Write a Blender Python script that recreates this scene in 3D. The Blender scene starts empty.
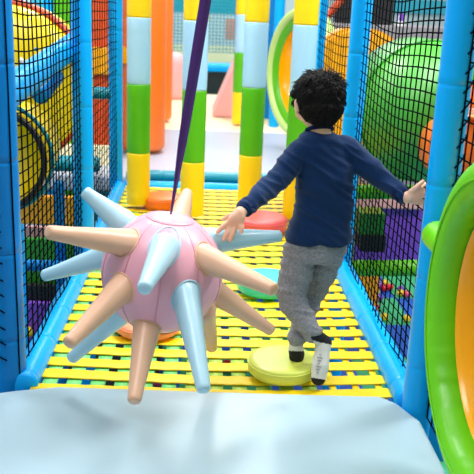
import bpy, bmesh, math, random
from mathutils import Vector, Matrix, noise
random.seed(7)
S = bpy.context.scene
COL = S.collection
V = Vector
# ------------------------------------------------------------------ camera
H = 1.35
F = 785.7
ay = V((-28, 233, -F)).normalized()
az = V((112, 2663, F)); az = (az - ay * az.dot(ay)).normalized()
ax = ay.cross(az)
RM = Matrix((ax, ay, az))                      # camera -> world
CAM = V((0, 0, H))
def ray(px, py): return RM @ V((px - 237, 237 - py, -F))
def at(px, py, Y=None, z=None, X=None):
    r = ray(px, py)
    if Y is not None: return CAM + r * (Y / r.y)
    if X is not None: return CAM + r * (X / r.x)
    return CAM + r * ((z - H) / r.z)
cd = bpy.data.cameras.new('camera'); cam = bpy.data.objects.new('camera', cd); COL.objects.link(cam)
cam.matrix_world = Matrix.Translation(CAM) @ RM.to_4x4()
cd.sensor_width = 36; cd.sensor_height = 36; cd.sensor_fit = 'HORIZONTAL'; cd.lens = 36 * F / 474
cd.clip_start = .05; cd.clip_end = 60
cd.dof.use_dof = True; cd.dof.focus_distance = 2.9; cd.dof.aperture_fstop = 5.0
S.camera = cam
S.view_settings.view_transform = 'Standard'; S.view_settings.look = 'None'
S.view_settings.gamma = 1; S.view_settings.exposure = 0.12

# ------------------------------------------------------------------ materials
def lin(c):
    return tuple(((v / 255) / 12.92 if v / 255 <= .04045 else ((v / 255 + .055) / 1.055) ** 2.4) for v in c) + (1,)
def nd(nt, t, **kw):
    n = nt.nodes.new(t)
    for k, v in kw.items(): setattr(n, k, v)
    return n
def mat(name, rgb, rough=.4, bump=0, bscale=30, var=0.0, vscale=6, coat=0, spec=.5, sheen=0, dist=.004, trans=0):
    m = bpy.data.materials.new(name); m.use_nodes = True; nt = m.node_tree
    b = nt.nodes['Principled BSDF']
    b.inputs['Base Color'].default_value = lin(rgb); b.inputs['Roughness'].default_value = rough
    b.inputs['Specular IOR Level'].default_value = spec; b.inputs['Coat Weight'].default_value = coat
    b.inputs['Coat Roughness'].default_value = .15
    b.inputs['Sheen Weight'].default_value = sheen
    b.inputs['Transmission Weight'].default_value = trans
    tc = nd(nt, 'ShaderNodeTexCoord')
    if var:
        n = nd(nt, 'ShaderNodeTexNoise'); n.inputs['Scale'].default_value = vscale; n.inputs['Detail'].default_value = 3
        nt.links.new(tc.outputs['Object'], n.inputs['Vector'])
        mx = nd(nt, 'ShaderNodeMix', data_type='RGBA')
        a = lin(rgb); d = tuple(x * (1 - var) for x in a[:3]) + (1,); u = tuple(min(1, x * (1 + var)) for x in a[:3]) + (1,)
        mx.inputs[6].default_value = d; mx.inputs[7].default_value = u
        nt.links.new(n.outputs['Fac'], mx.inputs[0]); nt.links.new(mx.outputs[2], b.inputs['Base Color'])
    if bump:
        n2 = nd(nt, 'ShaderNodeTexNoise'); n2.inputs['Scale'].default_value = bscale; n2.inputs['Detail'].default_value = 2
        nt.links.new(tc.outputs['Object'], n2.inputs['Vector'])
        bp = nd(nt, 'ShaderNodeBump'); bp.inputs['Strength'].default_value = bump; bp.inputs['Distance'].default_value = dist
        nt.links.new(n2.outputs['Fac'], bp.inputs['Height']); nt.links.new(bp.outputs['Normal'], b.inputs['Normal'])
    return m
M = {}
M['blue'] = mat('blue vinyl', (0, 168, 248), .3, .35, 14, .05, 5, spec=.25)
M['blue2'] = mat('deep blue vinyl', (0, 124, 200), .35, .35, 14, .05, 5, spec=.22)
M['teal'] = mat('teal vinyl', (0, 140, 160), .35, .3, 14)
M['yellow'] = mat('yellow vinyl', (255, 214, 0), .38, .25, 25, .03, 5)
M['strap'] = mat('yellow webbing', (255, 216, 0), .5, .3, 60, .05, 9)
M['gstrap'] = mat('pale green webbing', (120, 222, 124), .55, .3, 60, .12, 9)
M['gstrap2'] = mat('olive green webbing', (176, 214, 84), .55, .3, 60, .12, 9)
M['green'] = mat('grass green vinyl', (84, 180, 0), .4, .35, 22, .04, 6)
M['lime'] = mat('lime green vinyl', (104, 204, 0), .38, .5, 18, .04, 6)
M['palegreen'] = mat('pale green vinyl', (190, 225, 130), .4, .2, 18)
M['drumgreen'] = mat('glossy leaf green plastic', (70, 168, 48), .38, .1, 4, .06, 3, spec=.8)
M['dgreen'] = mat('dark green vinyl', (40, 130, 30), .35, .3, 18, .08, 5)
M['lblue'] = mat('light blue vinyl', (176, 216, 232), .33, .3, 16, .03, 5)
M['pblue'] = mat('pale blue pole vinyl', (168, 214, 244), .42, .25, 20)
M['matblue'] = mat('pale blue mat vinyl', (178, 206, 218), .3, .05, 4, .015, 3, dist=.006)
M['pink'] = mat('pale pink vinyl', (234, 168, 184), .34, .35, 14, .03, 5)
M['peach'] = mat('peach vinyl', (224, 178, 146), .35, .35, 16, .04, 6)
M['piping'] = mat('piping seam', (170, 150, 150), .5)
M['seam'] = mat('rose seam', (218, 156, 172), .5)
M['purple'] = mat('purple webbing', (74, 30, 112), .65, .3, 90, .12, 40)
M['limedisc'] = mat('pale lime vinyl', (222, 232, 100), .3, .4, 10, .03, 5)
M['turq'] = mat('turquoise vinyl', (40, 205, 205), .35, .3, 14)
M['red'] = mat('coral red vinyl', (240, 96, 96), .35, .3, 14)
M['orange'] = mat('orange vinyl', (255, 120, 30), .35, .25, 10, .04, 3)
M['salmon'] = mat('salmon vinyl', (250, 150, 110), .35, .25, 10)
M['redorange'] = mat('dark orange vinyl', (208, 74, 26), .4, .3, 10, .08, 5)
M['ydrum'] = mat('bright yellow plastic', (250, 214, 0), .3, .1, 4, .03, 3)
M['amber'] = mat('amber plastic', (255, 180, 0), .22, .1, 4, .02, 3)
M['amber2'] = mat('orange yellow plastic', (238, 160, 14), .35, .1, 4, .05, 3)
M['net'] = mat('black net cord', (4, 8, 14), 1, spec=.05)
M['net2'] = mat('dark net cord', (18, 40, 50), .7)
M['black'] = mat('black plastic', (16, 16, 20), .5)
M['purplep'] = mat('purple padding', (128, 72, 200), .5, .2, 10, .06, 4)
M['pinkpad'] = mat('pink padding', (240, 176, 176), .5, .2, 10)
M['cream'] = mat('cream mat vinyl', (250, 236, 190), .4, .1, 6)
M['greymat'] = mat('pale grey mat vinyl', (176, 184, 200), .35, .2, 5, .04, 4)
M['white'] = mat('white paint', (240, 244, 244), .6)
M['wall'] = mat('pale wall', (226, 236, 236), .7, .1, 10, .03, 2)
M['cyan'] = mat('cyan panel', (70, 200, 225), .5, .1, 8)
M['greystone'] = mat('grey counter', (150, 145, 150), .6, .2, 20, .1, 12)
M['metal'] = mat('grey metal', (90, 110, 140), .4)
M['sweater'] = mat('navy knit', (5, 42, 84), .9, .6, 260, .22, 90, sheen=.15, spec=.2, dist=.002)
M['sweaterrib'] = mat('navy rib', (5, 30, 70), .9, .5, 200, .15, 90, spec=.2, dist=.002)
M['trousers'] = mat('grey marl jersey', (142, 142, 148), .92, .5, 260, .6, 120, spec=.15, dist=.002)
M['skin'] = mat('skin', (238, 190, 160), .5, .1, 120, .04, 30, spec=.35)
M['skin'].node_tree.nodes['Principled BSDF'].inputs['Subsurface Weight'].default_value = .12
M['skin'].node_tree.nodes['Principled BSDF'].inputs['Subsurface Scale'].default_value = .01
M['hair'] = mat('black hair', (20, 15, 14), .6, .4, 220, .3, 90, spec=.22)
M['sockw'] = mat('white grey sock', (214, 214, 206), .85, .4, 200, .12, 30)
M['sockb'] = mat('black sock', (14, 16, 24), .85, .3, 200)
M['eye'] = mat('dark eye', (30, 20, 16), .2)
M['lip'] = mat('lip', (200, 110, 105), .5)
def m_gradient_floor():
    m = bpy.data.materials.new('blue and green ball area floor'); m.use_nodes = True; nt = m.node_tree
    b = nt.nodes['Principled BSDF']; b.inputs['Roughness'].default_value = .5
    tc = nd(nt, 'ShaderNodeTexCoord'); mp = nd(nt, 'ShaderNodeMapping'); mp.inputs['Location'].default_value = (.13, .31, 0)
    ck = nd(nt, 'ShaderNodeTexChecker'); ck.inputs['Scale'].default_value = 1.55
    ck.inputs['Color1'].default_value = lin((20, 92, 200)); ck.inputs['Color2'].default_value = lin((60, 180, 120))
    nt.links.new(tc.outputs['Object'], mp.inputs['Vector']); nt.links.new(mp.outputs['Vector'], ck.inputs['Vector'])
    nt.links.new(ck.outputs['Color'], b.inputs['Base Color'])
    return m
M['floor'] = m_gradient_floor()
def m_sockprint():
    return M['sockw']

# ------------------------------------------------------------------ mesh helpers
def new_obj(name, bm, m, parent=None, smooth=True, loc=None):
    me = bpy.data.meshes.new(name); bm.normal_update(); bm.to_mesh(me); bm.free()
    ms = m if isinstance(m, (list, tuple)) else [m]
    for q in ms: me.materials.append(M[q] if isinstance(q, str) else q)
    if smooth:
        for p in me.polygons: p.use_smooth = True
    o = bpy.data.objects.new(name, me); COL.objects.link(o)
    if parent is not None:
        o.parent = parent; o.matrix_parent_inverse = Matrix.Identity(4)
    if loc is not None: o.location = loc
    return o
def tag(o, label, cat, group=None, kind=None):
    o['label'] = label; o['category'] = cat
    if group: o['group'] = group
    if kind: o['kind'] = kind
    return o
def thing(name, label, cat, loc=(0, 0, 0), group=None):
    o = bpy.data.objects.new(name, None); COL.objects.link(o); o.location = loc; o.empty_display_size = .05
    return tag(o, label, cat, group)
def struct(o): o['kind'] = 'structure'; return o
def frame(d, hint=None):
    d = d.normalized(); h = V(hint) if hint else (V((0, 0, 1)) if abs(d.z) < .9 else V((1, 0, 0)))
    u = (h - d * h.dot(d)).normalized(); w = d.cross(u); return u, w
def ring_faces(bm, a, b):
    n = len(a)
    for i in range(n): bm.faces.new((a[i], a[(i + 1) % n], b[(i + 1) % n], b[i]))
def tube(bm, pts, rad, n=16, cap=True, closed=False, flat=None, hint=None):
    """swept tube; rad number or list; flat=(a,b) gives elliptical section"""
    pts = [V(p) for p in pts]; N = len(pts)
    rs = rad if isinstance(rad, (list, tuple)) else [rad] * N
    rings = []; pu = None
    for i, p in enumerate(pts):
        if closed: d = pts[(i + 1) % N] - pts[i - 1]
        else: d = pts[min(i + 1, N - 1)] - pts[max(i - 1, 0)]
        d = d.normalized() if d.length > 1e-9 else V((0, 0, 1))
        if pu is None: u, w = frame(d, hint)
        else:
            u = (pu - d * pu.dot(d)).normalized(); w = d.cross(u)
        pu = u
        fa, fb = flat if flat else (1, 1)
        rings.append([bm.verts.new(p + (u * math.cos(2 * math.pi * k / n) * fa + w * math.sin(2 * math.pi * k / n) * fb) * rs[i]) for k in range(n)])
    for i in range(N - 1): ring_faces(bm, rings[i], rings[i + 1])
    if closed: ring_faces(bm, rings[-1], rings[0])
    elif cap:
        bm.faces.new(rings[0][::-1]); bm.faces.new(rings[-1])
    return rings
def lathe(bm, prof, origin, axis, n=32, capA=True, capB=True, mod=None):
    """prof: list of (r, t) along axis"""
    o = V(origin); d = V(axis).normalized(); u, w = frame(d); rings = []
    for r, t in prof:
        rr = []
        for k in range(n):
            a = 2 * math.pi * k / n; q = r * (mod(a, t) if mod else 1)
            rr.append(bm.verts.new(o + d * t + (u * math.cos(a) + w * math.sin(a)) * q))
        rings.append(rr)
    for i in range(len(rings) - 1): ring_faces(bm, rings[i], rings[i + 1])
    if capA: bm.faces.new(rings[0][::-1])
    if capB: bm.faces.new(rings[-1])
    bmesh.ops.recalc_face_normals(bm, faces=bm.faces[:])
    return rings
def box(bm, lo, hi, bev=0, seg=2, rot=None, piv=None):
    lo = V(lo); hi = V(hi); r = bmesh.ops.create_cube(bm, size=1)
    vs = r['verts']
    for v in vs: v.co = V((lo[i] + (v.co[i] + .5) * (hi[i] - lo[i]) for i in range(3)))
    if rot is not None:
        c = V(piv) if piv else (lo + hi) / 2
        for v in vs: v.co = c + rot @ (v.co - c)
    if bev:
        es = set(e for v in vs for e in v.link_edges)
        bmesh.ops.bevel(bm, geom=list(es), offset=bev, segments=seg, affect='EDGES', profile=.5)
def prism(bm, poly, z0, z1, bev=0, seg=3):
    a = [bm.verts.new((x, y, z0)) for x, y in poly]; b = [bm.verts.new((x, y, z1)) for x, y in poly]
    fs = [bm.faces.new(b), bm.faces.new(a[::-1])]
    n = len(poly)
    for i in range(n): fs.append(bm.faces.new((a[i], a[(i + 1) % n], b[(i + 1) % n], b[i])))
    bmesh.ops.recalc_face_normals(bm, faces=fs)
    if bev:
        es = [e for e in bm.edges if len(set(v in b for v in e.verts)) == 1]
        bmesh.ops.bevel(bm, geom=es, offset=bev, segments=seg, affect='EDGES', profile=.5)
def torus(bm, c, axis, R, r, n=48, m=12, sq=(1, 1)):
    c = V(c); d = V(axis).normalized(); u, w = frame(d)
    rings = []
    for i in range(n):
        a = 2 * math.pi * i / n; e = u * math.cos(a) + w * math.sin(a)
        rings.append([bm.verts.new(c + e * (R + r * sq[0] * math.cos(2 * math.pi * k / m)) + d * r * sq[1] * math.sin(2 * math.pi * k / m)) for k in range(m)])
    for i in range(n): ring_faces(bm, rings[i], rings[(i + 1) % n])
    bmesh.ops.recalc_face_normals(bm, faces=bm.faces[:])
B = bmesh.new

# padded foam pipe with vinyl seams every so often
def padded(name, p0, p1, r, m, parent=None, n=20, seam=.32, wob=.02, caps=True):
    p0 = V(p0); p1 = V(p1); L = (p1 - p0).length; bm = B(); prof = []; k = max(8, int(L / .04)); t = 0
    ts = [L * i / k for i in range(k + 1)]
    rnd = random.Random(int(L * 1000 + p0.x * 77))
    off = rnd.random() * seam
    for t in ts:
        prof.append((r * (1 + wob * (rnd.random() - .5)), t))
    s = off
    while s < L - .02:
        if s > .02: prof += [(r, s - .004), (r * .95, s), (r, s + .004)]
        s += seam
    prof.sort(key=lambda q: q[1])
    prof = [(r * .55, -r * .25), (r * .9, -r * .1)] + prof + [(r * .9, L + r * .1), (r * .55, L + r * .25)]
    lathe(bm, prof, p0, p1 - p0, n)
    return new_obj(name, bm, m, parent)

# ------------------------------------------------------------------ posts
LX, RX = -.64, .765          # wall planes
YN, YM, YF = 2.47, 4.07, 5.85
def post(x, y, label, r=.052, m='blue', z0=-1.2, z1=2.45, grp='blue padded frame posts'):
    t = thing('frame_post', label, 'post', (x, y, z0), grp)
    padded('padding', (0, 0, .0), (0, 0, z1 - z0), r, m, t)
    bm = B(); lathe(bm, [(r * .6, -.0), (r * .6, .02)], (0, 0, z1 - z0), (0, 0, 1), 12)
    new_obj('end_cap', bm, 'metal', t)
    return t
post(-.688, 2.63, 'nearest left blue padded post, cut by the left frame edge', .062, 'blue2')
post(.775, YN, 'nearest right blue padded post beside the lime tunnel ring')
post(LX + .008, YM, 'middle left blue padded post at the upper left spike tip')
post(.765, YM, 'middle right blue padded post just right of the child\'s head')
post(-.665, YF, 'rear left blue padded post beside the first striped pole')
post(.80, YF, 'rear right blue padded post behind the child\'s head')
p_ = at(277, 60, Y=9.2); post(p_.x, 9.2, 'far blue padded post left of the oval tunnel opening', .06)
p_ = at(270, 60, Y=9.9); post(p_.x, 9.9, 'farthest darker blue padded post between the striped poles', .06, 'blue2')
post(-1.62, YM + .35, 'outer left blue post behind the yellow drum', .05, 'blue2')
post(2.15, 4.3, 'outer right blue padded post seen through the net at far right', .05, 'metal')

# rails along the bridge
def rail(p0, p1, label, r=.05, m='blue', grp='blue padded rails'):
    c = (V(p0) + V(p1)) / 2
    o = padded('padded_rail', V(p0) - c, V(p1) - c, r, m)
    o.location = c; tag(o, label, 'rail', grp); return o
rail((-.63, YN + .12, 0), (-.625, YM - .05, 0), 'front stretch of the left blue floor rail along the strap bridge', .052)
rail((-.625, YM + .05, 0), (-.635, YF - .05, 0), 'rear stretch of the left blue floor rail beyond the middle post')
rail((.765, YN + .05, 0), (.765, YM - .05, 0), 'front stretch of the right blue floor rail with the net beside it', .056)
rail((.765, YM + .05, 0), (.775, YF - .05, 0), 'rear stretch of the right blue floor rail behind the child')
rail((-.60, 5.93, -.02), (.74, 5.93, -.02), 'blue cross rail closing the far end of the strap bridge', .05)
rail((-.60, 6.10, .03), (.74, 6.10, .03), 'second blue cross rail right behind the first one', .05, 'teal')
rail((-.58, YN, -.06), (.70, YN, -.06), 'blue cross rail under the pale blue mat edge', .045)
# side mid rails
a = at(-4, 101, X=-.75); b = at(77, 42, X=-.72)
rail(a, b, 'sloping light blue padded rail bulging behind the upper left net', .062)
rail(at(40, 96, X=-.84), at(56, 76, X=-.80), 'short blue padded stub under the sloping left rail', .045, 'blue2')
rail((-.70, YF, at(98, 93, Y=YF).z), (-1.5, YF, at(98, 93, Y=YF).z), 'short blue padded rail running left from the rear left post', .045, 'teal')
rail((-.8, YF, .16), (-1.75, YF, .16), 'dark blue rail low behind the left net', .06, 'teal')
rail((-.72, 4.0, -.02), (-1.6, 4.0, -.02), 'blue bar above the green panel behind the left net', .03, 'blue2')
rail((LX - .12, YM, .42), (LX - .13, YM + .01, -1.1), 'slim upright blue pipe beside the middle left post', .03, 'blue2')
rail(at(20, 225, Y=3.6), at(27, 390, Y=3.6), 'slim upright blue pipe behind the lower left net', .018)

# ------------------------------------------------------------------ nets
def net(name, o, u, v, nu, nv, label, r=.0029, m='net', amp=.6, sag=.012, seed=0, bulge=None, skew=0.0, hole=None):
    """o origin, u,v full vectors, nu/nv cells"""
    o = V(o); u = V(u); v = V(v); nrm = u.cross(v).normalized(); bm = B()
    def P(a, b):
        p = o + u * a + v * b
        k = noise.noise(V((a * 4 + seed, b * 4, seed)))
        e = math.sin(math.pi * min(max(a, 0), 1)) ** .5
        p = p + nrm * (k * sag * e * 2 * amp) + v.normalized() * (noise.noise(V((a * 3, b * 3 + seed, 5))) * sag * 1.2) + u.normalized() * (noise.noise(V((a * 6, b * 5 + seed, 9))) * sag * .35)
        p = p - v.normalized() * math.sin(math.pi * a) * skew
        if bulge:
            ca, cb, sa, sb, h = bulge
            p = p + nrm * h * math.exp(-((a - ca) / sa) ** 2 - ((b - cb) / sb) ** 2)
        return p
    for i in range(nu + 1):
        tube(bm, [P(i / nu, j / nv) for j in range(nv + 1)], r, 4, cap=False)
    for j in range(nv + 1):
        tube(bm, [P(i / nu, j / nv) for i in range(nu + 1)], r, 4, cap=False)
    if hole:
        bmesh.ops.delete(bm, geom=[q for q in bm.verts if math.hypot(q.co.y - hole[0], q.co.z - hole[1]) < hole[2]], context='VERTS')
    c = o.copy()
    for q in bm.verts: q.co -= c
    ob = new_obj(name, bm, m, loc=c)
    return tag(ob, label, 'net', 'black safety nets')
ZT = 2.3
net('safety_net', (RX + .01, YN + .03, .03), (0, YM - YN - .05, 0), (0, 0, ZT), 22, 56, 'black square-mesh net on the right between the two nearest posts', seed=3, skew=.03)
net('safety_net', (.785, YM + .03, .03), (0.01, YF - YM - .05, 0), (0, 0, ZT), 18, 44, 'black net behind the child\'s head between right middle and rear posts', seed=8, skew=.04)
net('safety_net', (-.64, YN + .12, .03), (.008, YM - YN - .14, 0), (0, 0, ZT), 19, 56, 'black net at left between the nearest and middle left posts', seed=11, skew=.02)
net('safety_net', (-.640, YM + .03, .03), (-.01, YF - YM - .05, 0), (0, 0, ZT), 16, 44, 'narrow net seen between the two left posts in front of orange padding', seed=15)
net('safety_net', (.80, .9, .0), (0, YN - .95, 0), (0, 0, ZT), 28, 40, 'net right of the nearest right post behind the lime ring', seed=21, hole=(1.82, .57, .475))
net('safety_net', (-.70, .9, .0), (0, YN - .95, 0), (0, 0, ZT), 28, 40, 'net left of the nearest left post, mostly out of frame', seed=23)
net('safety_net', at(20, 305, Y=3.9) , (-.9, 0, 0), (0, 0, 1.3), 22, 32, 'dense dark net deeper behind the left side net', m='net2', seed=27)
# lacing loops around near posts
def lacing(cx, cy, r, side, label):
    bm = B(); z = .1
    rnd = random.Random(int(cx * 100) + 5)
    while z < 2.2:
        pts = []
        for k in range(13):
            a = side + math.radians(-60 + 120 * k / 12)
            pts.append(V((math.cos(a) * r * 1.06, math.sin(a) * r * 1.06, z + .03 * math.sin(math.pi * k / 12) + .012 * k / 12)))
        tube(bm, pts, .0026, 5); z += .055 + rnd.random() * .01
    o = new_obj('lacing_cord', bm, 'net', loc=(cx, cy, 0)); tag(o, label, 'cord', 'net lacing cords'); return o
lacing(.775, YN, .052, math.radians(-15), 'black lacing cord looped on the right side of the nearest right post')
lacing(-.688, 2.63, .062, math.radians(-140), 'black lacing cord looped on the left side of the nearest left post')

# ------------------------------------------------------------------ strap bridge
br = thing('strap_bridge', 'bridge floor woven from yellow cross straps over green straps between blue rails', 'bridge floor', (0, 0, 0))
y = 2.585; k = 0
while y < 5.86:
    bm = B(); n = 28; w = .0385; rnd = random.Random(k)
    tilt = (rnd.random() - .5) * .012
    rows = []
    for i in range(n + 1):
        f = i / n; x = -.60 + 1.335 * f
        z = -.012 * math.sin(math.pi * f) + .0015 * math.cos(2 * math.pi * x / .0875)
        yy = y + tilt * (f - .5) * 2 + .004 * math.sin(7 * f + k) - (.03 * (f - .72) if (f > .72 and y < 3.3) else 0) * -1
        rows.append([bm.verts.new((x, yy - w, z)), bm.verts.new((x, yy - w * .8, z + .0035)), bm.verts.new((x, yy + w * .8, z + .0035)), bm.verts.new((x, yy + w, z)), bm.verts.new((x, yy, z - .002))])
    for i in range(n): ring_faces(bm, rows[i], rows[i + 1])
    bm.faces.new(rows[0][::-1]); bm.faces.new(rows[-1]); bmesh.ops.recalc_face_normals(bm, faces=bm.faces[:])
    new_obj('cross_strap', bm, 'strap', br)
    y += .112; k += 1
x = -.545; k = 0
while x < .73:
    bm = B(); rows = []
    w = .027 if x < .42 else .013
    n = 90
    for i in range(n + 1):
        f = i / n; yy = 2.5 + 3.42 * f
        z = -.0045 - .012 * math.sin(math.pi * (x + .6) / 1.34)
        rows.append([bm.verts.new((x - w, yy, z)), bm.verts.new((x + w, yy, z)), bm.verts.new((x + w, yy, z - .003)), bm.verts.new((x - w, yy, z - .003))])
    for i in range(n): ring_faces(bm, rows[i], rows[i + 1])
    bm.faces.new(rows[0][::-1]); bm.faces.new(rows[-1]); bmesh.ops.recalc_face_normals(bm, faces=bm.faces[:])
    o = new_obj('length_strap', bm, 'gstrap' if x < -.05 else ('gstrap2' if x < .42 else 'strap'), br)
    o['label'] = 'pale green lengthwise strap' if x < -.05 else ('olive green lengthwise strap' if x < .42 else 'narrow yellow lengthwise strap')
    x += .0875; k += 1

# ------------------------------------------------------------------ front mat
bm = B()
prism(bm, [(-.74, .85), (.765, .85), (.765, 2.10), (.765, 2.37), (.715, 2.49), (.66, 2.545), (.3, 2.55), (-.2, 2.562), (-.50, 2.57), (-.64, 2.535), (-.74, 2.50)], -.10, .02, .022, 4)
o = new_obj('foam_mat', bm, 'matblue', smooth=True); tag(o, 'large glossy pale blue foam mat filling the foreground', 'mat')
for p in o.data.polygons:
    if len(p.vertices) > 6: p.use_smooth = False

# ------------------------------------------------------------------ stepping discs
def disc(px, py, R, th, m, label, z=.008, tilt=(0, 0)):
    c = at(px, py, z=z + th); bm = B()
    e = th * .28; prof = [(R * .93, 0), (R * .99, e * .6), (R, e * 1.3), (R, th - e * 1.3), (R * .985, th - e * .5), (R * .95, th - e * .1), (R * .8, th), (R * .5, th + .002), (.02, th + .003)]
    lathe(bm, prof, (0, 0, 0), (0, 0, 1), 56, mod=lambda a, t: 1 + .006 * math.sin(5 * a + px))
    o = thing('stepping_disc', label, 'stepping disc', (c.x, c.y, z), 'round stepping discs on the strap bridge')
    o.rotation_euler = (math.radians(tilt[0]), math.radians(tilt[1]), 0)
    new_obj('cushion', bm, m, o)
    bm = B(); torus(bm, (0, 0, th - e * .9), (0, 0, 1), R * 1.0, .003, 56, 6); new_obj('piping', bm, m, o)
    return o
disc(283, 358, .134, .055, 'limedisc', 'pale lime round disc under the child\'s standing foot')
disc(268, 277, .15, .065, 'turq', 'turquoise round disc behind the child\'s knee')
disc(261, 216, .165, .09, 'red', 'coral red round disc behind the child\'s left hand')
disc(163, 195, .14, .08, 'orange', 'orange round disc between the first two striped poles')
disc(148, 319, .14, .045, 'salmon', 'salmon round disc on the straps mostly hidden under the spiky ball')

# ------------------------------------------------------------------ striped poles
def pole(px, py, Y, label, r=.077, z0=.03, top=2.35):
    c = at(px, py, Y=Y)
    t = thing('striped_pole', label, 'pole', (c.x, c.y, 0), 'striped padded poles')
    cuts = [(z0, .385, 'yellow'), (.385, .835, 'green'), (.835, 1.25, 'pblue'), (1.25, 1.75, 'yellow'), (1.75, top, 'green')]
    for a, b, m in cuts:
        if b <= z0: continue
        a = max(a, z0)
        bm = B(); prof = [(r * .6, a + .0)] if a == z0 else []
        prof += [(r * .93, a + .004)] if a == z0 else [(r * .985, a)]
        k = 6
        prof += [(r * (1 + .012 * math.sin(i * 2.3 + px)), a + .012 + (b - a - .02) * i / k) for i in range(k + 1)] + [(r * .985, b)]
        lathe(bm, prof, (0, 0, 0), (0, 0, 1), 28, mod=lambda q, tt: 1 + .008 * math.sin(3 * q + tt * 9))
        o = new_obj('sleeve', bm, m, t); o['label'] = {'yellow': 'yellow sleeve', 'green': 'green sleeve', 'pblue': 'pale blue sleeve'}[m]
    return t
pole(138.5, 150, 5.2, 'leftmost striped pole standing against the orange roller')
pole(193, 150, 4.95, 'striped pole directly behind the purple strap')
pole(251, 150, 5.25, 'striped pole between the child\'s hand and the pink wedge', r=.079)
pole(298, 150, 4.95, 'striped pole directly behind the child\'s head and shoulder', r=.077)
pole(241, 90, 9.2, 'thin distant striped pole peeking out left of the third pole', r=.095, z0=.02)

# ------------------------------------------------------------------ spiky ball
BC = at(162.5, 272, Y=2.50); BR = .204
up = (at(205, -20, Y=2.50) - BC).normalized()
ball = thing('spiky_ball', 'hanging pale pink padded ball covered with light blue and peach spikes', 'ball', BC)
bm = B(); N = 40; prof = []
for i in range(1, N):
    a = math.pi * i / N; prof.append((BR * math.sin(a), -BR * math.cos(a)))
lathe(bm, prof, (0, 0, 0), up, 120, mod=lambda a, t: 1 - .016 * (abs(math.cos(5 * a)) < .13) - .006 + .006 * abs(math.cos(5 * a)))
new_obj('body', bm, 'pink', ball)
# seams
bm = B(); u0, w0 = frame(up)
for k in range(10):
    a = math.pi / 10 + k * math.pi / 5; e = u0 * math.cos(a) + w0 * math.sin(a)
    tube(bm, [(e * math.sin(b) - up * math.cos(b)) * BR * .993 for b in [math.pi * (.03 + .84 * i / 30) for i in range(31)]], .0016, 5)
new_obj('seam', bm, 'seam', ball)
bm = B(); capR = .078
prof = [(capR * f, math.sqrt(BR * BR - (capR * f) ** 2) + .0005) for f in (1.02, 1, .8, .55, .3, .06)]
prof[0] = (capR * 1.02, prof[0][1] - .006)
lathe(bm, prof, (0, 0, 0), up, 48); new_obj('top_cap', bm, 'pink', ball)
bm = B(); torus(bm, up * (math.sqrt(BR * BR - capR ** 2) + .0005), up, capR, .0018, 48, 6); new_obj('piping', bm, 'seam', ball)
# bottom cap
bm = B(); prof = [(.085 * f, -math.sqrt(BR * BR - (.085 * f) ** 2) - .004) for f in (1, .7, .4, .06)]
lathe(bm, prof, (0, 0, 0), up, 40); o = new_obj('bottom_cap', bm, 'salmon', ball)
SPK = [(47, 232, 126, 243, 0, 'peach'), (84, 191, 121, 222, 1, 'lblue'), (43, 276, 114, 254, 1, 'lblue'), (68, 344, 122, 288, 0, 'peach'), (71, 359, 120, 312, 1, 'lblue'),
       (134, 402, 147, 326, 0, 'peach'), (144, 289, 164, 249, 0, 'lblue'), (204, 391, 186, 297, 0, 'lblue'), (275, 290, 206, 259, 0, 'peach'), (272, 331, 212, 290, 1, 'peach'),
       (212, 348, 203, 312, 1, 'peach'), (280, 236, 212, 241, 1, 'lblue'), (187, 193, 178, 222, 1, 'peach')]
def hit(px, py, c, R, far=0):
    d = ray(px, py).normalized(); oc = CAM - c; b_ = oc.dot(d); q = b_ * b_ - (oc.dot(oc) - R * R); s_ = math.sqrt(max(q, 0))
    return CAM + d * (-b_ + (s_ if far else -s_))
Lsp = .285
for (px, py, bx, by, far, m) in SPK:
    bp = hit(bx, by, BC, BR * .97, far); nr = (bp - BC).normalized()
    d_ = ray(px, py).normalized(); t0 = (bp - CAM).dot(d_)
    best = None
    for q in range(-40, 41):
        tp_ = CAM + d_ * (t0 + q * .01); l_ = (tp_ - bp).length
        if l_ > .335 and q != 0: continue
        sc = (tp_ - bp).normalized().dot(nr) - abs(l_ - .285) * 2.0
        if tp_.z < .05: sc -= 3 * (.05 - tp_.z)
        if best is None or sc > best[0]: best = (sc, tp_)
    tp = best[1]
    n_ = (tp - bp).normalized(); L = (tp - bp).length; bl = bp - BC
    print('spike', px, py, 'tipz', round(tp.z, 3), 'y', round(tp.y, 3), 'L', round(L, 3), 'rad', round(n_.dot(nr), 2))
    r0, r1 = .0465, .0215
    prof = [(r0 * .9, -.035), (r0 * 1.0, -.02), (r0 * 1.01, -.005)]
    for i in range(0, 9):
        f = i / 9; prof.append(((r0 * .99 + (r1 - r0) * f ** .92) * (1 + .014 * math.sin(i * 2.1 + px)), (L - .016) * f + .004))
    prof += [(r1 * 1.02, L - .014), (r1 * .97, L - .005), (r1 * .8, L - .0005), (r1 * .4, L + .001), (r1 * .05, L + .001)]
    bm = B(); lathe(bm, prof, bl, n_, 28, mod=lambda a, t: 1 + .014 * math.sin(3 * a + t * 20))
    sp = new_obj('spike', bm, m, ball); sp['label'] = ('light blue' if m == 'lblue' else 'peach') + ' spike'
    # piping where the spike meets the sphere
    bm = B(); u_, w_ = frame(n_); ps = []
    for k in range(36):
        a = 2 * math.pi * k / 36; e = bl + (u_ * math.cos(a) + w_ * math.sin(a)) * r0 * 1.02
        bb = e.dot(n_); cc = e.dot(e) - (BR * .998) ** 2; dd = bb * bb - cc
        ps.append(e + n_ * (-bb + math.sqrt(max(dd, 0))))
    tube(bm, ps, .0032, 6, closed=True)
    new_obj('spike_piping', bm, m, sp)
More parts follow.
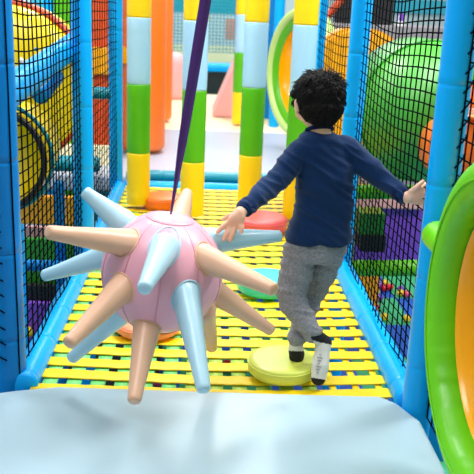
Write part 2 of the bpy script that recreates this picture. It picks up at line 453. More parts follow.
# purple strap (flat webbing, half twisted)
top0 = BC + up * (BR - .002); top1 = at(205.5, 0, Y=2.46); dirn = (top1 - top0); Ltot = dirn.length
bm = B(); rows = []; n = 60; ud = dirn.normalized()
for i in range(n + 1):
    f = i / n; p = top0 + ud * Ltot * 1.55 * f
    ang = math.radians(82 - 72 * min(1, f * 1.9) ** .8)
    w = .0175
    s_ = V((math.cos(ang), math.sin(ang), 0)); s_ = (s_ - ud * s_.dot(ud)).normalized(); tt = ud.cross(s_) * .0022
    s_ = s_ * w * (.35 + .65 * min(1, f * 4 + .1))
    rows.append([bm.verts.new(p - s_ - tt - BC), bm.verts.new(p + s_ - tt - BC), bm.verts.new(p + s_ + tt - BC), bm.verts.new(p - s_ + tt - BC)])
for i in range(n): ring_faces(bm, rows[i], rows[i + 1])
bm.faces.new(rows[0][::-1]); bm.faces.new(rows[-1]); bmesh.ops.recalc_face_normals(bm, faces=bm.faces[:])
st = new_obj('hanging_strap', bm, 'purple', loc=BC); tag(st, 'dark purple webbing strap from which the spiky ball hangs', 'strap')
STRAP_TOP = top0 + ud * Ltot * 1.55
# overhead beams
def beam(p0, p1, label):
    c = (V(p0) + V(p1)) / 2; o = padded('overhead_beam', V(p0) - c, V(p1) - c, .05, 'blue'); o.location = c
    tag(o, label, 'beam', 'overhead beams above the frame')
beam((LX, STRAP_TOP.y, STRAP_TOP.z + .045), (RX, STRAP_TOP.y, STRAP_TOP.z + .045), 'overhead blue beam above the picture holding the purple strap')
beam((LX - .03, 5.1, 2.4), (.80, 5.1, 2.4), 'overhead blue beam above the picture over the striped poles')

# ------------------------------------------------------------------ near right tunnel ring
tn = thing('tunnel_tube', 'lime green padded tunnel ring with amber yellow tube inside at right edge', 'tunnel', (.72, 1.82, .57))
bm = B(); prof = []
# profile across the ring: (R, x)
pr = [(.466, .085), (.469, .03), (.464, .0), (.440, -.022), (.405, -.034), (.375, -.028), (.358, -.008), (.352, .03), (.352, .085)]
pr = [(r, t) for r, t in pr]
lathe(bm, pr, (0, 0, 0), (1, 0, 0), 96, capA=False, capB=False, mod=lambda a, t: 1 + (.010 * math.sin(46 * a + 3 * math.sin(5 * a)) + .006 * math.sin(31 * a + 1)) * (1 if t > -.02 else .15))
new_obj('padded_ring', bm, 'lime', tn)
bm = B(); torus(bm, (-.034, 0, 0), (1, 0, 0), .397, .0032, 96, 6); new_obj('piping', bm, 'lime', tn)
bm = B(); torus(bm, (.05, 0, 0), (1, 0, 0), .350, .006, 96, 6); o = new_obj('gasket', bm, 'black', tn); o['label'] = 'dark rubber gasket'
bm = B(); rr = [(.344, .04), (.334, .055), (.335, .3), (.33, .34), (.335, .4), (.335, 1.1)]
lathe(bm, rr + [(r + .02, t) for r, t in rr[::-1]], (0, 0, 0), (1, 0, 0), 72, capA=False, capB=False)
o = new_obj('tube_liner', bm, 'amber', tn); o['label'] = 'amber yellow plastic tube'
o = padded('padded_sleeve', (.745, 2.25, .672), (.745, 2.385, .672), .046, 'lime', seam=9); tag(o, 'short lime green padded sleeve between right post and tunnel ring', 'sleeve')

# ------------------------------------------------------------------ left outside
dr = thing('yellow_drum', 'large yellow perforated drum with red rim behind the upper left net', 'drum', at(8, 84, Y=4.55))
bm = B(); R = .445
prof = [(R, .28), (R, .02), (R * .96, -.03), (R * .8, -.07), (R * .5, -.10), (R * .2, -.115), (.01, -.118)]
lathe(bm, prof, (0, 0, 0), (0, 1, 0), 64); new_obj('shell', bm, 'ydrum', dr)
bm = B(); torus(bm, (0, .01, 0), (0, 1, 0), R, .022, 72, 8); o = new_obj('rim', bm, 'redorange', dr); o['label'] = 'red orange rim'
bm = B(); torus(bm, (0, .03, -.0), (0, 1, 0), R * .8, .006, 72, 6); 
bm.free()
for i, (qx, qy) in enumerate([(17, 26), (44, 37), (28, 21), (53, 88), (43, 98), (47, 120), (60, 75), (56, 108), (36, 50), (22, 60)]):
    p = at(qx, qy, Y=4.47) - dr.location
    rr_ = math.hypot(p.x, p.z) / R
    if rr_ > .93: continue
    yy = -.118 + .10 * rr_ ** 2.2
    bm = B(); lathe(bm, [(.016, 0), (.013, -.008), (.001, -.01)], (p.x, yy + .004, p.z), (0, 1, 0), 14)
    new_obj('stud', bm, 'blue2' if i % 3 else 'white', dr)
tl = thing('tunnel_mouth', 'yellow tunnel mouth with black and teal rings behind the left net', 'tunnel', at(-6, 160, Y=3.35))
bm = B(); R = .21
lathe(bm, [(R, .4), (R, 0), (R * .9, .05), (R * .5, .1), (.01, .12)], (0, 0, 0), (0, 1, 0), 56); new_obj('tube_liner', bm, 'ydrum', tl)
bm = B(); torus(bm, (0, -.01, 0), (0, 1, 0), R + .005, .014, 64, 8); o = new_obj('inner_ring', bm, 'black', tl)
bm = B(); torus(bm, (0, .05, 0), (0, 1, 0), R + .028, .010, 64, 8); o = new_obj('outer_ring', bm, 'teal', tl)
def panel(name, px0, py0, px1, py1, Y, m, label, cat='foam block', th=.04, bev=.01, grp=None, ground=None):
    a = at(px0, py1, Y=Y); b = at(px1, py0, Y=Y); bm = B()
    if ground is not None: a.z = ground
    c = V(((a.x + b.x) / 2, Y, a.z)); w = abs(b.x - a.x) / 2; h = b.z - a.z
    box(bm, (-w, 0, 0), (w, th, h), bev, 2); o = new_obj(name, bm, m, smooth=False, loc=c); tag(o, label, cat, grp); return o
panel('foam_block', 15, 197, 80, 224, 5.0, 'amber2', 'amber padded panel below the yellow tunnel seen through left net')
panel('foam_block', 24, 228, 84, 238, 5.05, 'pinkpad', 'thin pink padded strip above the green panel at left')
panel('foam_block', 22, 240, 86, 284, 4.9, 'dgreen', 'dark green padded panel behind the lower left net')
panel('foam_block', 10, 286, 84, 301, 4.8, 'black', 'black padded step under the green panel at left')
panel('foam_block', 0, 303, 58, 420, 4.75, 'purplep', 'purple padded panel at the bottom behind the left net', ground=-1.2)
panel('foam_block', 48, 146, 112, 190, 6.6, 'cream', 'cream panel with grid seen below the yellow drum')
panel('foam_block', 84, -30, 122, 150, 6.9, 'redorange', 'dark orange padded panel between the left posts')
panel('foam_block', 84, 48, 118, 74, 6.86, 'amber2', 'amber padded band across the dark orange panel')
panel('foam_block', -10, -30, 30, 8, 7.2, 'pblue', 'pale blue padded column at the top left corner', ground=-1.2)
panel('foam_block', 44, -30, 52, 30, 7.2, 'blue', 'narrow blue padded column above the yellow drum', ground=-1.2)
panel('foam_block', 54, -30, 76, 30, 7.2, 'green', 'green padded column above the yellow drum beside left post', ground=-1.2)
panel('foam_block', -30, -40, 112, 330, 7.6, 'cyan', 'cyan boarding far behind the left play frame')

# ------------------------------------------------------------------ right outside
def drum(px, py, Y, R, m, rim, label, rimlab, name='drum', L=.5, d=.16):
    t = thing(name, label, 'drum', at(px, py, Y=Y)); bm = B()
    prof = [(R, L), (R, .02), (R * .97, -.02), (R * .85, -.35 * d), (R * .6, -.72 * d), (R * .3, -.94 * d), (.01, -d)]
    lathe(bm, prof, (0, 0, 0), (0, 1, 0), 64); new_obj('shell', bm, m, t)
    bm = B(); torus(bm, (0, .01, 0), (0, 1, 0), R, .009, 72, 8); o = new_obj('rim', bm, rim, t); o['label'] = rimlab
    return t
drum(430, 113, 4.5, .405, 'drumgreen', 'dgreen', 'big glossy green drum seen through the right net', 'darker green rim', 'green_drum', .5, .3)
a = at(317, 60, Y=6.4); b = at(402, 60, Y=6.4); zt = at(350, 27, Y=6.4).z; bm = B()
cx = (a.x + b.x) / 2; hw = (b.x - a.x) / 2
ol = [(-hw, -1.2), (hw, -1.2)] + [(hw * math.cos(t), zt - .22 + .22 * math.sin(t)) for t in [math.pi * i / 20 for i in range(21)]]
fr = [bm.verts.new((x, 0, z)) for x, z in ol]; bk = [bm.verts.new((x, .28, z)) for x, z in ol]
bm.faces.new(fr); bm.faces.new(bk[::-1]); ring_faces(bm, fr, bk); bmesh.ops.recalc_face_normals(bm, faces=bm.faces[:])
bmesh.ops.bevel(bm, geom=[e for e in bm.edges if (e.verts[0] in fr) and (e.verts[1] in fr)], offset=.03, segments=3, affect='EDGES')
o = new_obj('padded_arch', bm, 'amber2', smooth=False, loc=(cx, 6.4, 0)); tag(o, 'large amber padded arch behind the child\'s head and the green drum', 'arch')
t = thing('orange_cover', 'round orange cover half hidden behind the nearest right post', 'cover', at(462, 152, Y=3.75))
bm = B(); torus(bm, (0, 0, 0), (0, 1, 0), .172, .011, 56, 8); new_obj('rim', bm, 'orange', t)
bm = B(); lathe(bm, [(.166, .2), (.166, .01), (.01, .02)], (0, 0, 0), (0, 1, 0), 40); new_obj('shell', bm, 'orange', t)
panel('counter', 325, 29, 474, 38, 8.2, 'greystone', 'grey counter behind the amber arch and green drum at upper right', 'counter', th=1.0, ground=-1.2)
CT = at(474, 29, Y=8.2).z
panel('display_screen', 334, -12, 396, 28.5, 8.3, 'black', 'black screen standing on the grey counter', 'screen', th=.08, ground=CT)
cd_ = panel('name_card', 397, 15, 405.5, 28.5, 8.25, 'white', 'small white and purple card beside the black screen', 'card', th=.01, bev=0, ground=CT)
bm = B(); box(bm, (-.028, -.004, .05), (.028, 0, .12)); o = new_obj('printed_patch', bm, 'purplep', cd_, smooth=False); o['label'] = 'purple printed patch'
panel('wall_board', 385, 2, 474, 12, 16.7, 'cyan', 'cyan board on the far wall above the grey counter', 'board')
a = at(323, 22, Y=8.0); b = at(346, -6, Y=8.0)
o = padded('sloping_bar', a - (a + b) / 2, b - (a + b) / 2, .035, 'redorange', seam=9); o.location = (a + b) / 2; tag(o, 'slanted red orange bar left of the black screen', 'bar')
panel('foam_block', 352, 208, 424, 262, 5.7, 'purplep', 'purple padded panel at lower right beyond the ball area')
panel('foam_block', 352, 200, 424, 208, 5.66, 'pinkpad', 'pink padded edge on top of the purple panel')
panel('foam_block', 351, 160, 392, 184, 5.4, 'pinkpad', 'pale pink padding glimpsed under the green drum')
panel('step_box', 359, 214, 386, 236, 5.3, 'dgreen', 'dark grey green step box in front of the purple panel', 'box', th=.2)
panel('step_box', 360, 236, 387, 252, 5.28, 'black', 'black step in front of the purple panel', 'box', th=.25)
a = at(345, 268, Y=5.2); b = at(432, 268, Y=5.2)
rail(a, b, 'lime green padded rail along the edge of the ball area', .058, 'lime', 'lime padded rails')
rail(at(350, 192, Y=5.2), at(424, 192, Y=5.2), 'upper lime green padded rail above the purple panel', .05, 'green', 'lime padded rails')
rail(at(372, 176, Y=5.0), at(402, 178, Y=5.0), 'short pale green padded rail under the green drum', .03, 'palegreen', 'lime padded rails')
rail(at(352, 180, Y=5.2), at(354, 290, Y=5.2), 'slim grey upright pipe left of the purple panel', .012, 'greystone', 'slim uprights')
panel('foam_block', 449, -20, 500, 60, 4.05, 'blue2', 'blue padding at the top right corner behind the net', th=.1)
panel('foam_block', 449, 60, 500, 84, 4.05, 'green', 'green padded strip above the orange block at the right edge', th=.1)
panel('foam_block', 449, 84, 500, 108, 4.05, 'orange', 'orange padded block at the right edge through the net', th=.1)
panel('foam_block', 449, 108, 500, 140, 4.05, 'peach', 'peach padded block under the orange block at the right edge', th=.1)
panel('foam_block', 449, 140, 500, 165, 4.05, 'amber2', 'amber padded block behind the ring at the right edge', th=.1)
panel('foam_block', 449, 165, 500, 220, 4.05, 'blue2', 'deep blue padding under the amber block at the right edge', th=.1, ground=-1.2)
# balls in the pit and below the bridge
M['bR'] = mat('red ball', (230, 30, 50), .3); M['bY'] = mat('yellow ball', (250, 210, 20), .3)
M['bP'] = mat('pink ball', (240, 80, 130), .3); M['bV'] = mat('violet ball', (120, 60, 180), .3)
bmB = B(); bmesh.ops.create_icosphere(bmB, subdivisions=3, radius=.035)
bmB.to_mesh(me0 := bpy.data.meshes.new('pit_ball')); bmB.free()
for p in me0.polygons: p.use_smooth = True
BM = {}
for c in 'RYPV':
    me = me0.copy(); me.materials.append(M['b' + c]); BM[c] = me
nm = {'R': 'red', 'Y': 'yellow', 'P': 'pink', 'V': 'violet'}
BL = [(365.5, 283, 'Y', 'at the upper left end of the scatter'), (371, 286, 'P', 'just right of the leftmost yellow ball'), (380, 285, 'V', 'left of the yellow and red cluster'),
      (385, 283, 'Y', 'touching the two red balls'), (384.5, 288, 'R', 'below the clustered yellow ball'), (390, 287, 'R', 'rightmost of the red cluster'),
      (376, 291.5, 'Y', 'between the leftmost pair and the red cluster'), (372, 297, 'R', 'alone below the small cluster'), (379.5, 298, 'V', 'beside the lone red ball'),
      (401, 289, 'V', 'above the right yellow ball'), (400.5, 293, 'Y', 'below the right violet ball'), (407.5, 294, 'P', 'rightmost in the upper scatter'),
      (375.5, 306.5, 'P', 'close to the right floor rail'), (384.5, 317, 'Y', 'lower left of the two bottom ones'), (407, 318.5, 'Y', 'lowest on the right near the post'),
      (375, 314, 'P', 'lowest pink one beside the net')]
FZ = -1.2
for px, py, c, w in BL:
    p = at(px, py, z=FZ + .035); o = bpy.data.objects.new('pit_ball', BM[c]); COL.objects.link(o); o.location = p
    tag(o, 'small %s ball in the right ball area, %s' % (nm[c], w), 'ball', 'plastic balls in the ball area')
for px, py, c, w in [(28, 332, 'Y', 'seen low behind the left net'), (227, 366, 'R', 'seen through a gap in the straps left of the lime disc'), (243, 250, 'R', 'under the straps behind the spiky ball'),
                     (158, 381, 'P', 'under the straps between two spikes')]:
    if px == 28:
        p = at(px, py, Y=4.7)
    else: p = at(px, py, z=FZ + .05)
    o = bpy.data.objects.new('pit_ball', BM[c]); COL.objects.link(o); o.location = p
    o.scale = (1.3,) * 3 if px != 28 else (1, 1, 1)
    tag(o, 'small %s plastic ball %s' % (nm[c], w), 'ball', 'plastic balls in the ball area')

bm = B(); box(bm, (-1.9, 4.35, FZ), (-.28, 9.0, FZ + .04), .01); o = new_obj('floor_mat', bm, 'black', smooth=False); tag(o, 'black mat on the lower floor seen through the left strap gaps', 'mat')
bm = B(); box(bm, (-1.4, 9.1, FZ), (1.9, 13.0, FZ + .04), .01); o = new_obj('floor_mat', bm, 'purplep', smooth=False); tag(o, 'purple mat on the lower floor seen through the far strap gaps', 'mat')
# ------------------------------------------------------------------ far end platform
bm = B(); box(bm, (-1.6, 6.22, -.14), (.9, 8.75, 0), .03, 3); o = new_obj('platform_mat', bm, 'greymat', smooth=False); tag(o, 'pale grey glossy platform mat beyond the strap bridge', 'mat')
bm = B(); box(bm, (-2.2, 8.78, -.14), (1.15, 12.4, 0), .03, 3); o = new_obj('platform_mat', bm, 'cream', smooth=False); tag(o, 'cream platform mat farther back behind the grey one', 'mat')
bm = B(); box(bm, (-2.2, 12.4, -.24), (3.2, 15.5, -.1), .03, 3); o = new_obj('platform_mat', bm, 'turq', smooth=False); tag(o, 'turquoise mat at the very back beyond the cream mat', 'mat')
def roller(px0, px1, pyb, m, label, py=100):
    y = at((px0 + px1) / 2, pyb, z=.05).y
    a = at(px0, py, Y=y); b = at(px1, py, Y=y); r = (b.x - a.x) / 2; bm = B()
    prof = [(r * .9, .03), (r * .985, .05), (r, .09), (r, 2.2), (r * .97, 2.24), (r * .5, 2.26)]
    lathe(bm, prof, (0, 0, 0), (0, 0, 1), 48)
    o = new_obj('padded_roller', bm, m, loc=((a.x + b.x) / 2, y + 0 * r, 0)); tag(o, label, 'roller', 'orange padded rollers'); return o, r
o1, r1 = roller(118, 165.5, 146, 'orange', 'large orange upright padded roller behind the leftmost striped pole')
roller(140, 172, 117, 'orange', 'second orange upright roller farther behind the first one')
bm = B()
p = at(121, 56, Y=o1.location.y - r1) - o1.location
lathe(bm, [(.085, .0), (.08, .02), (.01, .025)], (p.x + .02, -r1 * .80, p.z), (-.3, -1, 0), 5); o = new_obj('star_patch', bm, 'amber', o1, smooth=False); o['label'] = 'yellow star-shaped patch'
# pink wedge
Yw = at(228, 118, z=0).y
a = at(212, 118, Y=Yw); b = at(246, 118, Y=Yw); c = at(238, 58, Y=Yw)
bm = B(); poly = [(a.x, 0), (b.x + .15, 0), (b.x + .15, c.z * 1.0), (c.x, c.z)]
fr = [bm.verts.new((x, Yw, z)) for x, z in poly]; bk = [bm.verts.new((x, Yw + 1.0, z)) for x, z in poly]
bm.faces.new(fr); bm.faces.new(bk[::-1]); ring_faces(bm, fr, bk); bmesh.ops.recalc_face_normals(bm, faces=bm.faces[:])
bmesh.ops.bevel(bm, geom=bm.edges[:], offset=.02, segments=2, affect='EDGES')
o = new_obj('foam_wedge', bm, 'pinkpad', smooth=False); tag(o, 'pink padded foam wedge with sloping side left of third striped pole', 'wedge')
bm = B(); lathe(bm, [(.22, 0), (.23, .1), (.2, .5), (.14, .62), (.04, .66)], (0, 0, 0), (0, 0, 1), 24)
p = at(174, 98, z=0); o = new_obj('foam_bollard', bm, 'pinkpad', loc=p); tag(o, 'pink rounded foam bollard between first and second striped poles', 'bollard')
# blue far frame
Y2 = 13.0
a = at(205, 67, Y=Y2); b = at(246, 68, Y=Y2)
rail(a, b, 'blue padded rail far back above the dark opening', .07)
panel('dark_opening_box', 206, 69, 236, 86, 13.3, 'black', 'dark hole under the far blue rail, its shade drawn as a black box', 'box', th=.3, ground=-.1)  # black block paints the shade inside the hole below the rail
panel('foam_block', 150, 47, 250, 64, 14.2, 'cream', 'cream padded bar under the far white net', th=.2)
net('safety_net', at(160, 50, Y=13.6), (2.0, 0, 0), (0, 0, 1.1), 34, 20, 'pale far net above the cream bar between the striped poles', r=.007, m='teal', sag=.0, seed=2)
panel('wall_poster', 225, 20, 246, 40, 15.6, 'salmon', 'blurred salmon picture on the far wall', 'poster', th=.01, bev=0)
panel('foam_block', 150, -12, 246, 11, 14.6, 'teal', 'teal padded band at the top behind the far net', th=.2)
# oval opening on right beyond the far post
tt = thing('tunnel_entrance', 'pale green oval tunnel entrance with amber inside beyond the bridge at right', 'tunnel', tuple(at(299, 74, Y=7.4)))
tt.rotation_euler = (0, 0, math.atan2(.41, .91))
bm = B(); pr = [(.60, .08), (.60, 0), (.585, -.025), (.56, -.035), (.525, -.025), (.515, .05)]
lathe(bm, pr, (0, 0, 0), (1, 0, 0), 72, capA=False, capB=False); new_obj('padded_ring', bm, 'palegreen', tt)
bm = B(); lathe(bm, [(.515, .0), (.45, .02), (.45, .12)], (0, 0, 0), (1, 0, 0), 64, capA=False, capB=False); new_obj('inner_ring', bm, 'green', tt)
bm = B(); lathe(bm, [(.45, .04), (.44, .16), (.02, .2)], (0, 0, 0), (1, 0, 0), 64, capA=False); new_obj('tube_liner', bm, 'amber', tt)

# ------------------------------------------------------------------ hall shell
def slab(name, lo, hi, m):
    bm = B(); box(bm, lo, hi); return struct(new_obj(name, bm, m, smooth=False))
slab('floor', (-6, -2, -1.4), (8, 17, FZ), 'floor')
slab('wall_back', (-6, 16.8, FZ), (8, 17, 5.2), 'wall')
slab('wall_left', (-6, -2, FZ), (-5.8, 16.8, 5.2), 'wall')
slab('wall_right', (7.8, -2, FZ), (8, 16.8, 5.2), 'wall')

# ------------------------------------------------------------------ child
def blob(name, build, m, voxel=.005, parent=None, smooth=4, factor=.5):
    bm = B(); build(bm); me = bpy.data.meshes.new('tmp'); bm.to_mesh(me); bm.free()
    ob = bpy.data.objects.new('tmp', me); COL.objects.link(ob)
    r = ob.modifiers.new('r', 'REMESH'); r.mode = 'VOXEL'; r.voxel_size = voxel; r.adaptivity = 0
    s = ob.modifiers.new('s', 'SMOOTH'); s.factor = factor; s.iterations = smooth
    dg = bpy.context.evaluated_depsgraph_get(); dg.update()
    me2 = bpy.data.meshes.new_from_object(ob.evaluated_get(dg))
    bpy.data.objects.remove(ob); bpy.data.meshes.remove(me)
    me2.name = name; me2.materials.clear()
    ms = m if isinstance(m, (list, tuple)) else [m]
    for q in ms: me2.materials.append(M[q])
    for p in me2.polygons: p.use_smooth = True
    o = bpy.data.objects.new(name, me2); COL.objects.link(o)
    if parent is not None: o.parent = parent
    return o
def ball_(bm, c, r, rot=None):
    r = (r, r, r) if isinstance(r, (int, float)) else r
    g = bmesh.ops.create_uvsphere(bm, u_segments=24, v_segments=16, radius=1)
    for v in g['verts']:
        q = V((v.co.x * r[0], v.co.y * r[1], v.co.z * r[2]))
        if rot is not None: q = rot @ q
        v.co = V(c) + q
def limb(bm, pts, rs, flat=None, hint=None, sub=5):
    """tapered rounded limb through pts"""
    P = [V(p) for p in pts]; out = []; ro = []
    for i in range(len(P) - 1):
        for k in range(sub):
            f = k / sub; out.append(P[i].lerp(P[i + 1], f)); ro.append(rs[i] + (rs[i + 1] - rs[i]) * f)
    out.append(P[-1]); ro.append(rs[-1])
    # smooth the path
    for _ in range(2):
        q = out[:]
        for i in range(1, len(out) - 1): q[i] = (out[i - 1] + out[i] * 2 + out[i + 1]) / 4
        out = q
    tube(bm, out, ro, 16, flat=flat, hint=hint)
    if flat is None:
        ball_(bm, out[0], ro[0]); ball_(bm, out[-1], ro[-1])
def loft(bm, rings, n=32):
    rs = []
    for (c, a, b, ang) in rings:
        c = V(c); u = V((math.cos(ang), math.sin(ang), 0)); w = V((-math.sin(ang), math.cos(ang), 0))
        rr = []
        for k in range(n):
            t = 2 * math.pi * k / n; ct, s2 = math.cos(t), math.sin(t)
            ex = .85
            rr.append(bm.verts.new(c + u * a * math.copysign(abs(ct) ** ex, ct) + w * b * math.copysign(abs(s2) ** ex, s2)))
        rs.append(rr)
    for i in range(len(rs) - 1): ring_faces(bm, rs[i], rs[i + 1])
    bm.faces.new(rs[0][::-1]); bm.faces.new(rs[-1])
    bmesh.ops.recalc_face_normals(bm, faces=bm.faces[:])

CY = 2.80; HY = 2.53
hd = at(318.5, 101, Y=CY + .01)                 # head centre
nk0 = at(319, 127, Y=CY); nk1 = at(320, 142, Y=CY)
shL = at(301, 152, Y=CY - .01); shR = at(345, 149, Y=CY + .01)
elL = at(271, 186, Y=CY - .10); wrL = at(243, 210, Y=HY + .02)
elR = at(382, 178, Y=CY - .01); wrR = at(405, 197, Y=CY - .11)
hpL = at(301, 246, Y=CY - .01); hpR = at(331, 246, Y=CY + .02)
knL = at(289, 297, Y=CY - .05); anL = at(315, 336, Y=2.68)
knR = at(311, 296, Y=CY + .07); anR = at(296, 348, Y=2.725)
hair_turn = math.radians(14)                  # head yaw to the child's left
RH = Matrix.Rotation(hair_turn, 3, 'Z') @ Matrix.Rotation(math.radians(-12), 3, 'X')
child = None
def torso_rings(grow=0):
    L = []
    for (px, py, hw, hdp, dy) in [(318, 243, .106, .076, 0), (320, 225, .103, .072, 0), (324, 205, .098, .070, 0), (325, 185, .098, .070, .0),
                                  (324, 168, .100, .068, .0), (323, 155, .098, .064, 0), (321.5, 145, .084, .056, 0), (320.5, 136, .062, .050, 0), (319.5, 130, .044, .042, 0)]:
        L.append((at(px, py, Y=CY + dy), hw + grow, hdp + grow, math.radians(6)))
    return L
def fingers(bm, base, dirs, side, up_, lens, r=.0068, curl=.5):
    pass
def hand_left(bm):
    # resting palm down on the spike; fingers towards lower left of the view
    k = HY
    P = lambda px, py, dy=0: at(px, py, Y=k + dy)
    wr = wrL; pc = P(236, 218)
    limb(bm, [wr, P(240, 213, .01)], [.020, .021])
    ball_(bm, P(238, 216.5, .004), (.026, .018, .022))
    for a, b in [((233, 218), (228.5, 222.5)), ((235, 219), (230, 226)), ((238, 219), (235, 226)), ((241, 218), (241, 223))]:
        limb(bm, [P(241, 212, .01), P(*a), P(*b)], [.018, .0155, .010])
    F_ = [[(228.5, 222.5, 0), (222.5, 226.5, -.006), (217.5, 232, -.008)], [(230, 226, 0), (227, 233, -.012), (224, 239.5, -.012)],
          [(235, 226, 0), (233, 233.5, -.014), (230.5, 240, -.014)], [(241, 222, 0), (241.8, 227.5, -.010), (241, 232, -.012)]]
    for f in F_:
        limb(bm, [P(*q) for q in f], [.0100, .0092, .0078], sub=4)
    # thumb on the far side
    limb(bm, [P(236, 214, .02), P(229, 215.5, .035), P(223, 219.5, .035)], [.010, .0085, .007], sub=4)
def hand_right(bm):
    k = CY - .13
    P = lambda px, py, dy=0: at(px, py, Y=k + dy)
    limb(bm, [wrR, P(410, 197)], [.022, .022])
    for b in [(421, 189), (422, 193.5), (422, 198), (420, 202.5)]:
        limb(bm, [P(409, 197), P(415, (197 + b[1]) / 2 + .5), P(*b)], [.020, .017, .0105])
    for b, c, d in [((421, 189), (426, 184), (430, 183)), ((422, 193.5), (428, 190), (431, 192)), ((422, 198), (428, 196.5), (430, 199)), ((420, 202.5), (425, 203), (428, 206))]:
        limb(bm, [P(*b), P(*c, .008), P(*d, .020)], [.0098, .0088, .0072], sub=4)
    limb(bm, [P(411, 192, -.008), P(417, 187, -.016), P(423, 181.5, -.012)], [.0115, .0098, .0078], sub=4)
def build_body(bm):
    # head
    def hp(x, y, z): return hd + RH @ V((x, y, z))
    ball_(bm, hd + RH @ V((0, 0, .004)), (.078, .090, .078), RH)
    ball_(bm, hp(0, .018, -.035), (.064, .070, .062), RH)
    ball_(bm, hp(0, .050, -.075), (.030, .026, .022), RH)           # chin
    for s in (-1, 1):
        ball_(bm, hp(.042 * s, .052, -.040), (.026, .026, .026), RH)  # cheeks
        ball_(bm, hp(.024 * s, .092, .002), (.012, .008, .006), RH)
        # ear
        g0 = hp(.082 * s, -.002, -.018)
        ball_(bm, g0, (.009, .017, .026), RH); ball_(bm, hp(.088 * s, -.008, -.008), (.006, .013, .018), RH)
        ball_(bm, hp(.081 * s, .004, -.038), (.007, .009, .010), RH)
    limb(bm, [hp(0, .086, .004), hp(0, .098, -.022)], [.007, .010]); ball_(bm, hp(0, .096, -.024), (.014, .010, .009), RH)
    limb(bm, [hp(-.018, .080, -.052), hp(0, .088, -.052), hp(.018, .080, -.052)], [.005, .0075, .005])
    limb(bm, [hd + V((0, -.005, -.05)), nk0, nk1], [.046, .041, .048])
    loft(bm, torso_rings(-.008))
    limb(bm, [shL, elL, wrL], [.033, .027, .019]); limb(bm, [shR, elR, wrR], [.033, .027, .019])
    hand_left(bm); hand_right(bm)
    limb(bm, [hpL, knL, anL], [.050, .034, .022]); limb(bm, [hpR, knR, anR], [.050, .030, .020])
    # feet
    limb(bm, [anR, anR + V((0, -.002, -.03))], [.018, .018]); limb(bm, [at(297, 356, Y=anR.y), at(297, 356, Y=anR.y) + V((.01, .09, -.002))], [.015, .013])
body = blob('person', build_body, 'skin', .0042, None, 3)
tag(body, 'young child in navy sweater and grey trousers stepping across the strap bridge, seen from behind', 'person')
# face details
def hp(x, y, z): return hd + RH @ V((x, y, z))
for s in (-1, 1):
    bm = B(); ball_(bm, hp(.029 * s, .083, .004), (.012, .009, .008), RH); new_obj('eye', bm, 'eye', body)
bm = B(); ball_(bm, hp(0, .090, -.053), (.018, .006, .004), RH); new_obj('mouth', bm, 'lip', body)
# hair
def build_hair(bm):
    ball_(bm, hp(0, -.010, .010), (.088, .092, .084), RH)
    ball_(bm, hp(0, -.030, -.022), (.077, .070, .064), RH)
    ball_(bm, hp(0, -.042, -.052), (.056, .044, .040), RH)
    ball_(bm, hp(0, .045, .044), (.064, .048, .042), RH)
    rnd = random.Random(4)
    for i in range(40):
        th = rnd.uniform(0, 2 * math.pi); ph = math.acos(rnd.uniform(-.2, 1))
        d = V((math.sin(ph) * math.cos(th), math.sin(ph) * math.sin(th), math.cos(ph)))
        if d.y > .3 and d.z < .35: continue
        ball_(bm, hp(d.x * .078, d.y * .082 - .012, d.z * .076 + .010), rnd.uniform(.012, .018))
hair = blob('hair', build_hair, 'hair', .0026, body, 1, .4)
# loose hair tips
bm = B(); rnd = random.Random(9)
RI = RH.inverted(); crown = V((.15, -.45, .88)).normalized()
hv = [v for v in hair.data.vertices]
for i in range(5200):
    v = hv[rnd.randrange(len(hv))]; lc = RI @ (v.co - hd); d = (RI @ v.normal).normalized()
    if lc.y > .035 and lc.z < .045: continue
    r_ = (lc - V((0, -.01, 0))).normalized()
    away = r_ - crown; away = away - d * away.dot(d)
    away = away.normalized() if away.length > .08 else V((1, .3, 0))
    sw_ = d.cross(away); top_ = max(0, min(1, (lc.z - .0) / .08))
    fl = (away + sw_ * rnd.uniform(-.8, 1.0) * (.25 + .8 * top_)).normalized()
    L = rnd.uniform(.018, .036) * (.7 + .4 * top_); up_ = rnd.uniform(.001, .006) * (.6 + 1.6 * top_ ** 2)
    base = lc - d * .002
    tube(bm, [hp(*base), hp(*(base + d * (up_ + .002) + fl * L * .5)), hp(*(base + d * (up_ * rnd.uniform(.3, 1.8) + .002 - L * L * (3 if top_ < .8 else 1)) + fl * L))], [.0020, .0016, .0004], 4)
new_obj('hair_tips', bm, 'hair', body)
# sweater
def build_sweater(bm):
    R_ = torso_rings(.010)
    R_[-1] = (R_[-1][0] + V((0, 0, -.004)), .046, .044, 0)
    R_[0] = (at(319, 237, Y=CY), .127, .092, math.radians(6))
    R_.insert(0, (at(319, 241, Y=CY), .124, .089, math.radians(6)))
    loft(bm, R_)
    limb(bm, [at(311, 150, Y=CY), shL, elL, wrL.lerp(elL, .10)], [.044, .050, .043, .031])
    limb(bm, [at(335, 147, Y=CY), shR, elR, wrR.lerp(elR, .10)], [.044, .050, .041, .030])
sw = blob('sweater', build_sweater, 'sweater', .0045, body, 5, .5)
def folds(o, amp, fr, dirv, seed):
    D = V(dirv).normalized()
    ns = [v.normal.copy() for v in o.data.vertices]
    for v, n in zip(o.data.vertices, ns):
        p = v.co; q = V((p.dot(D) * fr, p.x * fr * .28 + seed, p.z * fr * .22))
        h = noise.noise(q) + .5 * noise.noise(q * 2.1 + V((seed, 3, 1)))
        v.co = p + n * amp * (-abs(h) * 1.7 + .35)
    o.data.update()
folds(sw, .010, 20, (.45, .2, .85), 2.0)
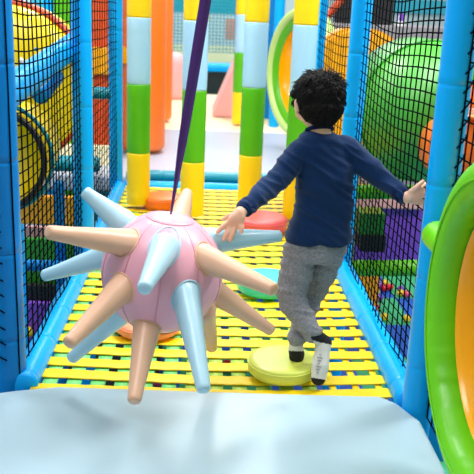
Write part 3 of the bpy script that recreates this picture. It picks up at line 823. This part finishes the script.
for (w_, e_) in ((wrL, elL), (wrR, elR)):
    d = (e_ - w_).normalized(); p = w_ + d * .004
    bm = B(); lathe(bm, [(.022, -.004), (.028, -.002), (.030, .012), (.032, .034), (.026, .040)], p, d, 32, capA=False, capB=False, mod=lambda a, t: 1 + .02 * math.sin(24 * a))
    new_obj('cuff', bm, 'sweaterrib', body)
bm = B(); torus(bm, at(319.5, 129.5, Y=CY - .0), (at(319, 122, Y=CY + .02) - at(320, 137, Y=CY)), .046, .0075, 40, 8); new_obj('neckband', bm, 'sweaterrib', body)
# trousers
def build_trousers(bm):
    loft(bm, [(at(316, 262, Y=CY), .085, .068, .1), (at(316, 252, Y=CY), .108, .078, .1), (at(317, 242, Y=CY), .110, .078, .1), (at(318, 232, Y=CY), .104, .070, .1)])
    limb(bm, [hpL, at(296, 275, Y=CY - .02), knL, knL.lerp(anL, .5), anL.lerp(knL, .10)], [.066, .064, .056, .047, .039])
    limb(bm, [hpR, at(322, 272, Y=CY + .05), knR, knR.lerp(anR, .55), anR + V((0, 0, .036))], [.062, .058, .048, .042, .037])
    ball_(bm, at(303, 258, Y=CY - .045), (.045, .04, .045)); ball_(bm, at(332, 256, Y=CY - .02), (.042, .04, .042))
tr = blob('trousers', build_trousers, 'trousers', .0045, body, 5, .5)
folds(tr, .010, 20, (.2, .2, 1), 7.0)
# socks
def paint(o, fn):
    for p in o.data.polygons: p.material_index = 1 if fn(p.center) else 0
hl = at(296.5, 357, Y=anR.y + .005)
def build_sockR(bm):
    limb(bm, [anR + V((0, 0, .012)), anR + V((0, 0, -.005)), hl + V((0, .0, .014))], [.028, .029, .030])
    limb(bm, [hl + V((0, .0, .004)), hl + V((.004, .05, .006)), hl + V((.010, .105, -.002))], [.029, .029, .024])
s1 = blob('sock', build_sockR, ['sockw', 'sockb'], .0035, body, 3)
zc = hl.z + .026
paint(s1, lambda c: (c.z < zc - (c.y - hl.y) * .4 and c.y < hl.y + .03) or c.y > hl.y + .095)
s1['label'] = 'white sock with black heel on the standing foot'
ft = V(at(318.5, 378, Y=2.625)); fh = V(at(323.5, 343, Y=2.69)); fd = (ft - fh).normalized()
def build_sockL(bm):
    limb(bm, [anL.lerp(knL, .06), anL, fh + V((0, .012, .004))], [.030, .029, .026])
    h = (ray(320, 360)).normalized()
    limb(bm, [fh, fh.lerp(ft, .3), fh.lerp(ft, .65), ft], [.032, .029, .034, .028])
    for q in (-.016, -.008, .0, .009, .016):
        pass
s2 = blob('sock', build_sockL, ['sockw', 'sockb'], .0035, body, 3)
L_ = (ft - fh).length
def fn2(c):
    t = (c - fh).dot(fd)
    side = (c - fh).dot(ray(320, 350).normalized())
    return (t < .004 and side < .02) or t > L_ + .004
paint(s2, fn2); s2['label'] = 'grey white sock with black heel and toe on the raised foot'
# dark grip print on the raised sole
bm = B(); vd = ray(320, 360).normalized(); rt = fd.cross(vd).normalized()
for i in range(7):
    t = .045 + i * .011; c = fh + fd * t - vd * (.030 + .004 * math.sin(t * 25)) - rt * .006
    w = .004 + .003 * ((i * 5) % 3)
    tube(bm, [c - rt * w, c + rt * w], .0017, 6)
new_obj('sole_print', bm, 'greystone', s2)

# ------------------------------------------------------------------ light
w = bpy.data.worlds.new('hall'); S.world = w; w.use_nodes = True
bg = w.node_tree.nodes['Background']; bg.inputs[0].default_value = (.93, .97, 1, 1); bg.inputs[1].default_value = .38
def area(loc, size, power, rot=(0, 0, 0), col=(1, 1, 1), sy=None):
    l = bpy.data.lights.new('ceiling_light', 'AREA'); l.energy = power; l.size = size; l.color = col
    if sy: l.shape = 'RECTANGLE'; l.size_y = sy
    o = bpy.data.objects.new('ceiling_light', l); COL.objects.link(o); o.location = loc; o.rotation_euler = rot; return o
area((-1.0, 1.6, 3.6), 1.5, 75)
area((1.2, 3.2, 3.6), 1.3, 88)
area((-.6, 5.0, 3.6), .8, 105)
area((.6, 8.0, 3.8), 1.4, 120)
area((0, 12.5, 4.2), 2.5, 230)
area((2.6, 3.6, 3.6), .9, 150)
area((-3.0, 4.5, 3.6), 1.0, 100)
